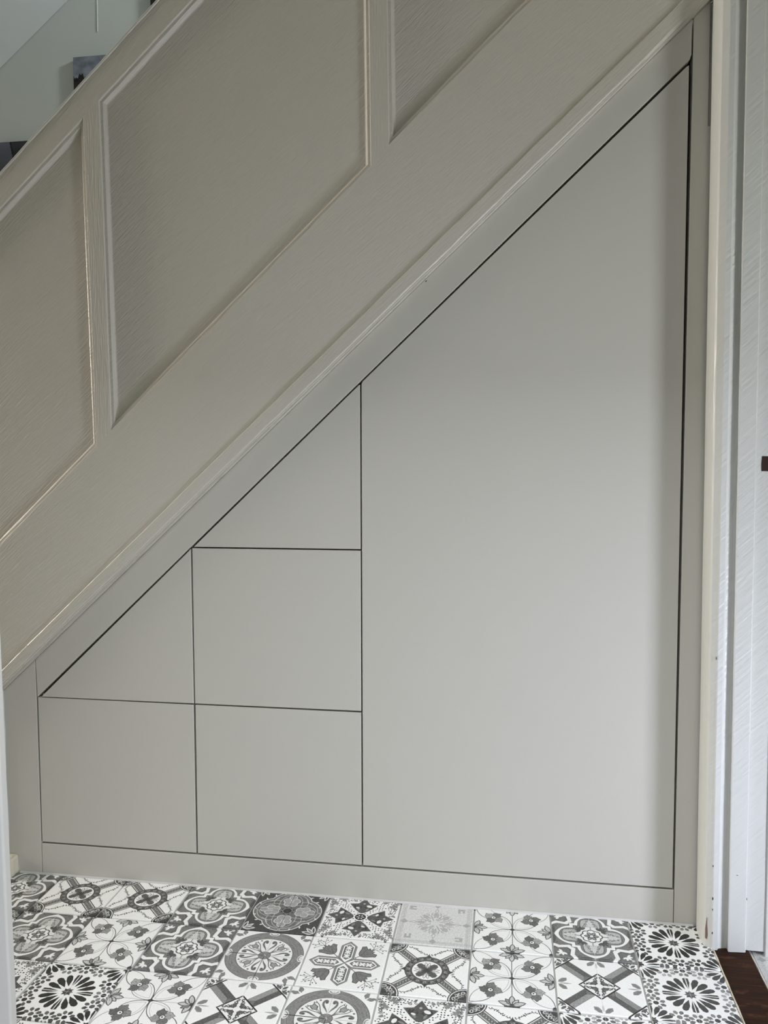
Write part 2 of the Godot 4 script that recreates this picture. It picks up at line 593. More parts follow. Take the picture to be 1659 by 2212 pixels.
func tile_cross() -> void:
	sheet(248)
	for i in 4:
		turns = [Transform2D(PI * 0.5 * i, Vector2.ZERO)]
		var hexa := func(g: float) -> Array:
			return [Vector2(0.0 - g * 0.3, 0), Vector2(0.20, -0.205 - g), Vector2(0.70, -0.205 - g), Vector2(0.90 + g * 1.3, 0), Vector2(0.70, 0.205 + g), Vector2(0.20, 0.205 + g)]
		fp(hexa.call(0.0), 84)
		fp(hexa.call(-0.015), 146)
		fp(hexa.call(-0.050), 74)
		fp(hexa.call(-0.062), 250)
		fp([Vector2(0.13, 0), Vector2(0.24, -0.115), Vector2(0.66, -0.115), Vector2(0.78, 0), Vector2(0.66, 0.115), Vector2(0.24, 0.115)], 58)
		fp([Vector2(0.15, 0), Vector2(0.25, -0.098), Vector2(0.65, -0.098), Vector2(0.76, 0), Vector2(0.65, 0.098), Vector2(0.25, 0.098)], 124)
		for x in [0.28, 0.45, 0.62]:
			for s in [-1.0, 1.0]:
				fp(lens(Vector2(x, 0), Vector2(x + 0.07, s * 0.075), 0.34, 6), 244)
				fp(lens(Vector2(x, 0), Vector2(x - 0.07, s * 0.075), 0.34, 6), 244)
		ln([Vector2(0.20, 0), Vector2(0.72, 0)], 0.020, 248)
		# lobed leaf with berry sprigs in the corner
		turns = [Transform2D(PI * 0.25 + PI * 0.5 * i, Vector2.ZERO)]
		var leaf := bez(Vector2(0.46, 0), Vector2(0.50, -0.17), Vector2(0.66, -0.16), Vector2(0.74, -0.27), 8) + [Vector2(0.83, -0.22), Vector2(0.78, -0.10), Vector2(0.86, -0.09), Vector2(0.82, -0.03), Vector2(0.93, 0), Vector2(0.82, 0.03), Vector2(0.86, 0.09), Vector2(0.78, 0.10), Vector2(0.83, 0.22)] + bez(Vector2(0.74, 0.27), Vector2(0.66, 0.16), Vector2(0.50, 0.17), Vector2(0.46, 0), 8)
		fp(leaf, 124)
		ln(leaf, 0.016, 60, true)
		for s in [-1.0, 1.0]:
			ln([Vector2(0.50, 0), Vector2(0.74, s * 0.10)], 0.010, 64)
			var tip := Vector2(1.12, s * 0.22)
			ln(bez(Vector2(0.88, s * 0.02), Vector2(0.96, s * 0.05), Vector2(1.04, s * 0.10), tip, 8), 0.014, 118)
			ln([Vector2(1.0, s * 0.09), Vector2(1.14, s * 0.04)], 0.012, 118)
			ln([Vector2(0.94, s * 0.05), Vector2(0.98, s * 0.24)], 0.012, 118)
			for p: Vector2 in [tip, Vector2(1.15, s * 0.04), Vector2(0.98, s * 0.26), Vector2(1.06, s * 0.07), Vector2(1.04, s * 0.19)]:
				fp(el(p, 0.024, 0.016, s), 96)
		ln([Vector2(0.90, 0), Vector2(1.24, 0)], 0.013, 118)
		ln([Vector2(0.36, 0), Vector2(0.46, 0)], 0.020, 96)
		fp(el(Vector2(0.33, 0), 0.022), 86)

func tile_beams() -> void:
	sheet(249)
	for i in 4:
		turns = [Transform2D(PI * 0.25 + PI * 0.5 * i, Vector2.ZERO)]
		fp([Vector2(0.20, -0.155), Vector2(1.20, -0.155), Vector2(1.20, 0.155), Vector2(0.20, 0.155)], 96)
		fp([Vector2(0.20, -0.155), Vector2(1.20, -0.155), Vector2(1.05, 0.0), Vector2(0.46, 0.0)], 146 if i % 2 == 0 else 156)
		fp([Vector2(0.46, 0.0), Vector2(0.30, -0.155), Vector2(0.30, 0.155)], 122)
		fp([Vector2(1.05, 0.0), Vector2(1.20, -0.155), Vector2(1.20, 0.155)], 128)
		ln([Vector2(0.30, -0.155), Vector2(0.46, 0.0), Vector2(0.30, 0.155)], 0.010, 70)
		ln([Vector2(1.20, -0.155), Vector2(1.05, 0.0), Vector2(1.20, 0.155)], 0.010, 70)
		ln([Vector2(0.46, 0), Vector2(1.05, 0)], 0.010, 76)
		ln([Vector2(0.3, -0.155), Vector2(1.2, -0.155)], 0.008, 84)
		# patterned corner, cut off by a black rule
		fp([Vector2(1.09, -0.33), Vector2(1.09, 0.33), Vector2(1.42, 0)], 248)
		ln([Vector2(1.09, -0.34), Vector2(1.09, 0.34)], 0.036, 42)
		for s in [-1.0, 1.0]:
			fp(lens(Vector2(1.15, s * 0.02), Vector2(1.16, s * 0.24), 0.25, 6), 104)
			curl(Vector2(1.22, s * 0.10), 0.06, 0.5, s, 0.030, 92)
		fp(lens(Vector2(1.16, 0), Vector2(1.34, 0), 0.28, 6), 100)
		turns = [Transform2D(PI * 0.5 * i, Vector2.ZERO)]
		for a in 3:
			var d := Vector2.RIGHT.rotated(PI + (a - 1) * 0.72)
			var s := Vector2(-d.y, d.x)
			var b := Vector2(0.99, 0) + d * 0.05
			if a == 1:
				fp(lens(b, b + d * 0.30, 0.09, 6), 168)
			else:
				fp([b, b + d * 0.07 + s * 0.06, b + d * 0.20 + s * 0.075, b + d * 0.27, b + d * 0.18 - s * 0.06, b + d * 0.06 - s * 0.05], 140)
				ln([b, b + d * 0.2], 0.008, 104)
	spin(4)
	fp([Vector2(0, 0), Vector2(0.49, 0), Vector2(0, 0.49)], 40)
	spin(4)
	fp([Vector2(0, 0), Vector2(0.44, 0), Vector2(0, 0.44)], 244)
	spin(4, 0.0, true)
	for k in 3:
		var x := 0.10 + k * 0.10
		fp(lens(Vector2(x, 0.02), Vector2(x - 0.05, 0.19 - k * 0.04), 0.26, 6), 88)
		curl(Vector2(x + 0.03, 0.085 - k * 0.012), 0.045, k * 1.3, 1.0, 0.026, 92)
	turns = [Transform2D()]
	ln([Vector2(0, -1), Vector2(0, 1)], 0.016, 236)
	ln([Vector2(-0.44, 0), Vector2(0.44, 0)], 0.020, 248)

func tile_clover() -> void:
	sheet(74)
	spin(4, PI * 0.25)
	for s in [-1.0, 0.0, 1.0]:
		var d := Vector2.RIGHT.rotated(PI + s * 0.62)
		var b := Vector2(1.36, 0)
		fp(lens(b, b + d * 0.34, 0.22, 6), 238)
		fp(lens(b + d * 0.03, b + d * 0.29, 0.15, 6), 150 if s == 0.0 else 90)
	spin(4)
	fp(el(Vector2(0.40, 0), 0.56, 0.60), 238)
	spin(4)
	fp(el(Vector2(0.40, 0), 0.535, 0.575), 120)
	spin(4)
	fp(el(Vector2(0.40, 0), 0.455, 0.50), 204)
	spin(4)
	fp(el(Vector2(0.40, 0), 0.435, 0.48), 112)
	spin(20)
	fp(el(Vector2(0.90, 0), 0.045, 0.022, 0.4), 238)
	spin(4, 0.0, true)
	ln(bez(Vector2(0.20, 0.30), Vector2(0.50, 0.36), Vector2(0.72, 0.26), Vector2(0.80, 0.06), 10), 0.020, 190)
	ln(bez(Vector2(0.60, 0.40), Vector2(0.50, 0.48), Vector2(0.40, 0.52), Vector2(0.30, 0.46), 8), 0.018, 206)
	spin(4)
	for p: Vector2 in [Vector2(0.66, 0.0), Vector2(0.50, 0.13), Vector2(0.50, -0.13), Vector2(0.34, 0.08), Vector2(0.34, -0.08)]:
		fp(el(p, 0.120), 220)
	for p: Vector2 in [Vector2(0.66, 0.0), Vector2(0.50, 0.13), Vector2(0.50, -0.13), Vector2(0.34, 0.08), Vector2(0.34, -0.08)]:
		fp(el(p, 0.098), 168)
	ln([Vector2(0.1, 0), Vector2(0.72, 0)], 0.020, 222)
	spin(8, PI * 0.125)
	fp(lens(Vector2(0.02, 0), Vector2(0.20, 0), 0.3), 54)
	turns = [Transform2D()]
	ln(el(Vector2.ZERO, 0.13), 0.016, 176, true)
	ln([Vector2(0, -1), Vector2(0, 1)], 0.014, 62)
	ln([Vector2(-1, 0), Vector2(1, 0)], 0.012, 66)

func dotted(pts: Array, gap := 0.062) -> void:
	ln(pts, 0.110, 250)
	for i in range(pts.size() - 1):
		var a: Vector2 = pts[i]
		var b: Vector2 = pts[i + 1]
		var n := int((b - a).length() / gap) + 1
		var e := (b - a).normalized()
		var s := Vector2(-e.y, e.x)
		for j in n:
			var p := a.lerp(b, (j + 0.5) / n)
			fp(el(p + s * (0.026 if j % 2 == 0 else -0.026), 0.020, 0.020, 0, 7), 42)

func tile_dots() -> void:
	sheet(246)
	spin(4, 0.0, true)
	for k in 7:
		var b := Vector2(0.94 - 0.03 * (k % 2), 0.10 + k * 0.125)
		fp(lens(b, b + Vector2(-0.10 - 0.05 * (k % 3), 0.09), 0.34, 6), 112 + (k % 3) * 26)
		curl(b + Vector2(-0.14, 0.02), 0.045, k * 1.1, 1.0, 0.020, 104)
	spin(4, PI * 0.25, true)
	for k in 5:
		fp(lens(Vector2(0.86 + k * 0.09, 0.04), Vector2(0.92 + k * 0.09, 0.26 - k * 0.03), 0.3, 5), 142)
		curl(Vector2(0.95 + k * 0.08, 0.30 - k * 0.05), 0.05, k * 1.0, 1.0, 0.022, 96)
	spin(4)
	fp([Vector2(0.14, 0), Vector2(0.34, -0.20), Vector2(0.62, -0.40), Vector2(0.66, -0.16), Vector2(0.92, 0), Vector2(0.66, 0.16), Vector2(0.62, 0.40), Vector2(0.34, 0.20)], 92)
	for s in [-1.0, 1.0]:
		curl(Vector2(0.50, s * 0.10), 0.10, s * 0.5, s, 0.034, 60)
		fp(lens(Vector2(0.40, s * 0.20), Vector2(0.60, s * 0.26), 0.3, 6), 62)
		fp(lens(Vector2(0.30, s * 0.09), Vector2(0.46, s * 0.16), 0.25, 6), 142)
	fp(el(Vector2(0.54, 0.16), 0.055, 0.085, 0.4), 244)
	fp(el(Vector2(0.44, -0.15), 0.035, 0.06, 0.4), 238)
	fp(el(Vector2(0.66, 0.0), 0.036), 190)
	spin(4)
	dotted([Vector2(0.22, 0.20), Vector2(0.42, 0.36), Vector2(0.62, 0.54), Vector2(0.80, 0.44)])
	dotted([Vector2(0.36, 0.42), Vector2(0.54, 0.62), Vector2(0.44, 0.80), Vector2(0.22, 0.92)])
	dotted([Vector2(0.66, 0.62), Vector2(0.94, 0.94)])
	dotted([Vector2(0.78, 0.42), Vector2(0.72, 0.20), Vector2(0.96, 0.05)])
	turns = [Transform2D()]
	fp(el(Vector2.ZERO, 0.20), 250)
	spin(12)
	fp(el(Vector2(0.205, 0), 0.020), 44)
	turns = [Transform2D()]
	fp(el(Vector2.ZERO, 0.15), 40)
	spin(6)
	fp(lens(Vector2(0.03, 0), Vector2(0.12, 0), 0.30), 214)

func tile_faded() -> void:
	sheet(222)
	spin(4)
	for k in 4:
		ln([Vector2(0.84 + k * 0.035, -1), Vector2(0.84 + k * 0.035, 1)], 0.012, 182)
	fp([Vector2(0.84, -0.10), Vector2(0.72, 0), Vector2(0.84, 0.10), Vector2(0.95, 0)], 178)
	fp([Vector2(0.56, 0.58), Vector2(0.76, 0.58), Vector2(0.76, 0.76), Vector2(0.58, 0.76), Vector2(0.58, 0.70), Vector2(0.68, 0.70), Vector2(0.68, 0.64), Vector2(0.56, 0.64)], 180)
	spin(8, 0.0, true)
	curl(Vector2(0.42, 0.08), 0.06, 0.4, 1.0, 0.018, 170)
	fp(lens(Vector2(0.22, 0.04), Vector2(0.52, 0.02), 0.16, 6), 184)
	ln(bez(Vector2(0.12, 0.04), Vector2(0.26, 0.16), Vector2(0.36, 0.14), Vector2(0.50, 0.10)), 0.016, 168)
	spin(4)
	ln([Vector2(0.5, 0), Vector2(0.56, -0.05), Vector2(0.70, 0), Vector2(0.56, 0.05), Vector2(0.5, 0)], 0.016, 166)
	curl(Vector2(0.18, 0.06), 0.09, 0.0, 1.0, 0.018, 166)

func burst(c: Vector2, dark: int, grow := 1.0) -> void:
	for i in 16:
		var d := Vector2.RIGHT.rotated(TAU * i / 16.0)
		var s := Vector2(-d.y, d.x)
		var w := 0.088 if i % 2 == 0 else 0.078
		if i % 4 == 0:
			for q in [-1.0, 1.0]:          # the rays split by the joint in the middle
				fp([c + (d * 0.24 + s * q * 0.012) * grow, c + (d * 0.50 + s * q * 0.075) * grow, c + (d * 0.66 + s * q * 0.070) * grow, c + (d * 0.68 + s * q * 0.014) * grow, c + (d * 0.30 + s * q * 0.012) * grow], dark)
		else:
			fp([c + d * 0.22 * grow, c + (d * 0.46 + s * w) * grow, c + (d * 0.62 + s * w * 0.95) * grow, c + (d * 0.68 + s * 0.03) * grow, c + (d * 0.68 - s * 0.03) * grow, c + (d * 0.62 - s * w * 0.95) * grow, c + (d * 0.46 - s * w) * grow], dark)
	var star := []
	for i in 16:
		star.append(c + Vector2.RIGHT.rotated(TAU * i / 16.0) * (0.165 if i % 2 == 0 else 0.10) * grow)
	fp(star, dark + 18)

func tile_burst(dark: int, mid: int, pale: int) -> void:
	sheet(250)
	burst(Vector2.ZERO, dark, 0.92)
	for c: Vector2 in [Vector2(1, 1), Vector2(-1, 1), Vector2(1, -1), Vector2(-1, -1)]:
		burst(c, dark, 0.72)
	# rings of almonds round small octagons
	for i in 12:
		var at := [Vector2(0.40, 0.83), Vector2(0.83, 0.40), Vector2(1.0, 0.0)][i % 3] as Vector2
		at = at.rotated(PI * 0.5 * (i / 3))
		if i % 3 == 2:
			at *= 0.90
		var tone: int = [mid, pale, mid][(i * 5 + i / 4) % 3]
		for k in 8:
			var d := Vector2.RIGHT.rotated(TAU * (k + 0.5) / 8.0)
			var p := at + d * 0.160
			if p.length() < 0.66 or (p.abs() - Vector2.ONE).length() < 0.50:
				continue
			fp([p - d * 0.07, p - d * 0.01 + Vector2(-d.y, d.x) * 0.052, p + d * 0.05 + Vector2(-d.y, d.x) * 0.035, p + d * 0.07, p + d * 0.05 - Vector2(-d.y, d.x) * 0.035, p - d * 0.01 - Vector2(-d.y, d.x) * 0.052], clampi(tone + (k % 3) * 14 - 14, 20, 237))
		fp(el(at, 0.066, 0.066, 0.39, 8), dark if i % 3 != 1 else mid)
	ln([Vector2(0, -1), Vector2(0, 1)], 0.010, 214)
	ln([Vector2(-1, 0), Vector2(1, 0)], 0.008, 222)

func make_tile_prints() -> Dictionary:
	var out := {}
	var makers := {
		"Q": tile_quatrefoil, "M": tile_medallion, "L": tile_lattice, "O": tile_wheel, "X": tile_cross,
		"B": tile_beams, "T": tile_clover, "D": tile_dots, "F": tile_faded,
		"Z": tile_burst.bind(50, 92, 128), "z": tile_burst.bind(76, 128, 178)}
	var k := 0
	for key: String in makers:
		(makers[key] as Callable).call()
		k += 1
		var m := StandardMaterial3D.new()
		m.albedo_texture = print_done(50 + k)
		m.albedo_color = Color(0.985, 0.99, 0.98)
		m.roughness = 0.42
		m.metallic_specular = 0.45
		out[key] = m
	return out

# a glazed tile with a softened edge; its face carries the print once, its sides are plain
func tile_mesh(w: float, d: float, u0: Vector2, u1: Vector2, turn: int) -> ArrayMesh:
	var st := mb()
	var b := 0.0022
	var h := 0.0035
	var lo := [Vector3(0, -0.004, 0), Vector3(w, -0.004, 0), Vector3(w, -0.004, d), Vector3(0, -0.004, d)]
	var e := [Vector3(0, h - b * 0.7, 0), Vector3(w, h - b * 0.7, 0), Vector3(w, h - b * 0.7, d), Vector3(0, h - b * 0.7, d)]
	var t := [Vector3(b, h, b), Vector3(w - b, h, b), Vector3(w - b, h, d - b), Vector3(b, h, d - b)]
	var map := func(p: Vector3) -> Vector2:
		var q := Vector2(lerpf(u0.x, u1.x, p.x / w), lerpf(u0.y, u1.y, p.z / d)) - Vector2(0.5, 0.5)
		return q.rotated(PI * 0.5 * turn) + Vector2(0.5, 0.5)
	var face := func(q: Array, n: Vector3) -> void:
		for i: int in [0, 1, 2, 0, 2, 3]:
			st.set_normal(n)
			st.set_uv(map.call(q[i]))
			st.add_vertex(q[i])
	face.call(t, Vector3.UP)
	var ns := [Vector3(0, 0.7, -0.7), Vector3(0.7, 0.7, 0), Vector3(0, 0.7, 0.7), Vector3(-0.7, 0.7, 0)]
	for i in 4:
		var j := (i + 1) % 4
		face.call([e[i], e[j], t[j], t[i]], ns[i])
		face.call([lo[i], lo[j], e[j], e[i]], Vector3(ns[i].x, 0, ns[i].z).normalized())
	return st.commit()

# ---------------------------------------------------------------- the stair lines, in the plane of the panelling (y = a x + b)
const SLOPE := 0.925
func y_top_rail(x: float) -> float: return 0.904 * x + 2.3028
func y_mould_top(x: float) -> float: return 0.899 * x + 2.2148
func y_strip_top(x: float) -> float: return 0.9241 * x + 0.9445
func y_quirk(x: float) -> float: return 0.9165 * x + 0.9008
func y_strip_low(x: float) -> float: return 0.9222 * x + 0.8870
func y_gap(x: float) -> float: return 0.9338 * x + 0.7746

func line_x(l: Array, y: float) -> float:     # l: two points of an upright that is a little out of plumb
	var a: Vector2 = l[0]
	var b: Vector2 = l[1]
	return lerpf(a.x, b.x, (y - a.y) / (b.y - a.y))

func meet(l: Array, a: float, b: float) -> Vector2:   # an upright with y = a x + b
	var y: float = l[0].y
	for i in 12:
		y = a * line_x(l, y) + b
	return Vector2(line_x(l, y), y)

# ---------------------------------------------------------------- scene
func _ready() -> void:
	# camera
	var cam := Camera3D.new()
	cam.name = "camera"
	cam.basis = Basis(Vector3.UP, 0.1515) * Basis(Vector3.RIGHT, -0.0614) * Basis(Vector3.BACK, -0.0019)
	cam.position = Vector3(1.0892, 1.2135, 2.1509)
	cam.fov = rad_to_deg(2.0 * atan(1106.0 / 1756.97))
	cam.near = 0.02
	add_child(cam)
	cam.current = true
	# sky and exposure
	var we := WorldEnvironment.new()
	we.name = "environment"
	var env := Environment.new()
	env.background_mode = Environment.BG_COLOR
	env.background_color = Color(0.75, 0.82, 0.9)
	env.background_energy_multiplier = 0.3
	env.tonemap_mode = Environment.TONE_MAPPER_LINEAR
	env.tonemap_exposure = 1.0
	env.sdfgi_enabled = true
	env.ssao_enabled = true
	env.ssil_enabled = true
	we.environment = env
	add_child(we)
	# daylight: low and high panes of the room on the right, the glazed front door and its fanlight on the left,
	# the landing window upstairs and the roof light of the kitchen behind the viewer
	daylight("window_1", Vector3(2.68, 0.36, 0.93), Vector3(1.60, 0.36, 0.93), Vector2(0.30, 0.65), Color(0.88, 0.905, 1.0), 12.0)
	daylight("window_2", Vector3(-5.95, 1.25, 0.50), Vector3(0.0, 1.0, 0.4), Vector2(0.75, 1.9), Color(1.0, 0.97, 0.95), 3.0)
	daylight("window_3", Vector3(-5.95, 2.40, 0.50), Vector3(0.0, 0.6, 0.3), Vector2(0.75, 0.25), Color(1.0, 0.96, 0.93), 105.0)
	daylight("window_4", Vector3(2.22, 3.75, -0.16), Vector3(-0.8, 2.75, -0.85), Vector2(0.28, 0.40), Color(0.98, 0.99, 1.0), 42.0)
	daylight("window_5", Vector3(1.08, 3.15, 2.0), Vector3(1.08, 0.4, 2.001), Vector2(1.0, 1.8), Color(0.94, 0.955, 1.0), 4.0)
	daylight("window_6", Vector3(2.68, 1.70, 0.93), Vector3(1.60, 1.70, 0.93), Vector2(0.30, 0.7), Color(0.98, 0.98, 0.90), 2.2)
	rng.seed = 7
	make_materials()
	build_shell()
	build_floor()
	build_cupboard()
	build_panelling()
	build_door_frame()
	build_left_side()
	build_pictures()
	for w in windows:
		window(w[0], w[1], w[2], w[3], w[4])

func build_shell() -> void:
	var t := 0.12
	# hall and stair walls
	var w := struct("wall_back", "pale wall behind the stairs")
	slab("plaster", Vector3(-6.0, -0.15, -0.87 - t), Vector3(2.3, 5.0, -0.87), M.wall, w)
	var seam := mb()
	prism(seam, [Vector2(-0.4790, 2.86), Vector2(-0.4770, 2.86), Vector2(-0.4735, 3.3), Vector2(-0.4765, 3.3)], -0.8675, -0.872, 0.0008, 2)
	put("seam", seam, M.soffit, w)
	w = struct("wall_front", "wall between hall and kitchen, around the opening the view looks through")
	slab("plaster", Vector3(-6.0, -0.15, 0.90), Vector3(0.21, 2.75, 0.99), M.plaster, w)
	slab("plaster", Vector3(0.21, 2.06, 0.90), Vector3(1.612, 2.75, 0.99), M.plaster, w)
	w = struct("wall_kitchen", "walls of the kitchen behind the viewer")
	slab("plaster", Vector3(-6.0, -0.15, 4.4), Vector3(1.725, 3.3, 4.4 + t), M.kitchen, w)
	slab("plaster", Vector3(1.612, 2.75, 0.90), Vector3(1.725, 3.3, 4.4), M.kitchen, w)
	slab("plaster", Vector3(-6.0, 2.75, 0.90), Vector3(1.612, 3.3, 0.99), M.kitchen, w)
	w = struct("ceiling_kitchen", "ceiling of the kitchen behind the viewer")
	slab("plaster", Vector3(-6.0, 3.2, 0.90), Vector3(1.725, 3.32, 4.52), M.kitchen, w)
	w = struct("wall_left", "end wall of the hall around the front door")
	slab("plaster", Vector3(-6.0 - t, -0.15, -0.99), Vector3(-6.0, 5.0, 4.52), M.plaster, w)
	w = struct("wall_right", "wall around the doorway on the right")
	slab("plaster", Vector3(1.612, -0.1, -0.87), Vector3(1.725, 2.75, 0.055), M.plaster, w)
	slab("plaster", Vector3(1.612, -0.1, 0.90), Vector3(1.725, 2.75, 4.4), M.plaster, w)
	slab("plaster", Vector3(1.612, 2.52, 0.055), Vector3(1.725, 2.75, 0.90), M.plaster, w)
	w = struct("ceiling", "ceiling of the hall")
	slab("plaster", Vector3(-6.0, 2.62, 0.03), Vector3(1.725, 2.77, 0.99), M.plaster, w)
	slab("stairwell_ceiling", Vector3(-6.0, 5.0, -0.99), Vector3(2.4, 5.12, 0.15), M.upper, w)
	w = struct("wall_upper", "upper walls of the stairwell")
	slab("plaster", Vector3(-6.0, 2.77, 0.03), Vector3(2.4, 5.0, 0.15), M.upper, w)
	slab("plaster", Vector3(2.28, 2.3, -0.99), Vector3(2.4, 5.0, 0.15), M.upper, w)
	slab("plaster", Vector3(1.725, 2.3, -0.87), Vector3(2.28, 2.42, 0.03), M.upper, w)
	# sloping underside of the flight above
	var sof := mb()
	prism(sof, [Vector2(-2.6, 1.394), Vector2(1.6, 4.73), Vector2(1.6, 4.95), Vector2(-2.6, 4.95)], -0.03, -0.868, 0.004, 2)
	var so := struct("ceiling_sloping", "sloping soffit above the stairs")
	put("soffit", sof, M.soffit, so)
	# the room through the doorway
	w = struct("wall_room", "walls of the room through the doorway")
	slab("plaster", Vector3(2.72, -0.1, -1.2), Vector3(2.84, 3.1, 3.32), M.plaster, w)
	slab("plaster", Vector3(1.725, -0.1, 3.2), Vector3(2.84, 3.1, 3.32), M.plaster, w)
	slab("plaster", Vector3(1.725, -0.1, -1.32), Vector3(2.84, 3.1, -1.2), M.plaster, w)
	slab("plaster", Vector3(1.612, 2.75, -1.32), Vector3(1.725, 3.1, 3.32), M.plaster, w)
	slab("plaster", Vector3(1.612, -0.1, -1.32), Vector3(1.725, 2.75, -0.87), M.plaster, w)
	w = struct("ceiling_room", "ceiling of the room through the doorway")
	slab("plaster", Vector3(1.725, 3.0, -1.32), Vector3(2.84, 3.12, 3.32), M.plaster, w)

# a window: bright misted pane in a white frame, with its light just in front of the glass
func daylight(called: String, at: Vector3, to: Vector3, size: Vector2, color: Color, energy: float) -> void:
	var a := AreaLight3D.new()
	a.name = numbered("window_light")
	a.area_size = size
	a.light_color = color
	a.light_energy = energy
	a.area_normalize_energy = false
	a.area_range = 12.0
	a.shadow_enabled = true
	add_child(a)
	a.look_at_from_position(at, to)
	windows.append([called, at - (to - at).normalized() * 0.02, to, size, color])

func window(called: String, at: Vector3, to: Vector3, size: Vector2, color: Color) -> void:
	var o := struct(called, "")
	o.look_at_from_position(at, to)
	var hx := size.x * 0.5
	var hy := size.y * 0.5
	slab("pane", Vector3(-hx, -hy, 0.0), Vector3(hx, hy, 0.006), glow(color, 1.0), o)
	slab("frame", Vector3(-hx - 0.05, -hy - 0.05, -0.01), Vector3(-hx, hy + 0.05, 0.03), M.white, o)
	slab("frame", Vector3(hx, -hy - 0.05, -0.01), Vector3(hx + 0.05, hy + 0.05, 0.03), M.white, o)
	slab("frame", Vector3(-hx, hy, -0.01), Vector3(hx, hy + 0.05, 0.03), M.white, o)
	slab("frame", Vector3(-hx, -hy - 0.05, -0.01), Vector3(hx, -hy, 0.03), M.white, o)

func build_floor() -> void:
	var f := struct("floor", "grey and white patterned tile floor")
	slab("grout", Vector3(-6.0, -0.12, -0.99), Vector3(1.603, -0.0005, 4.4), M.grout, f)
	slab("grout", Vector3(1.603, -0.12, -1.2), Vector3(2.72, -0.012, 3.2), M.grout, f)
	var prints := make_tile_prints()
	var x0 := -0.3916
	var z0 := -0.0111
	var rows := [
		"QQMMQTDFLQZ",
		"XMQLQOXMLBz",
		"QODZLBODMzZ",
		"LQXMQLFQOMD",
		"ZBLQTDMXLQO",
		"MQOLZBXQDLM",
	]
	var shift := [[0.0, 0.0], [-0.004, -0.002], [-0.010, -0.001], [-0.004, 0.0], [0.0, 0.0], [0.002, 0.0]]
	var g := 0.0022
	for r in rows.size():
		for c in range(-1, 10):
			var xa := x0 + 0.2 * c + lerpf(shift[r][0], shift[r][1], clampf((c - 2) / 5.0, 0, 1))
			var xb := x0 + 0.2 * (c + 1) + lerpf(shift[r][0], shift[r][1], clampf((c - 1) / 5.0, 0, 1))
			var za := z0 + 0.2 * r
			var zb := za + 0.2
			var u0 := Vector2(0, 0)
			var u1 := Vector2(1, 1)
			if r == 0:
				u0.y = (0.001 - za) / 0.2
				za = 0.001 - g
			if c == 9:
				u1.x = (1.600 - xa) / (xb - xa)
				xb = 1.600 + g
			var m := tile_mesh(xb - xa - 2.0 * g, zb - za - 2.0 * g, u0, u1, 0)
			part("tile", m, prints[rows[r][c + 1]], f, Vector3(xa + g, rng.randf_range(-0.0002, 0.0002), za + g))
	# a few of the paler tiles beyond the threshold
	for r in 3:
		for c in 3:
			var m2 := tile_mesh(0.1956, 0.1956, Vector2.ZERO, Vector2.ONE, (r + c) % 4)
			part("tile", m2, prints["F"], f, Vector3(1.699 + 0.2 * c, -0.0145, 0.005 + 0.2 * r))

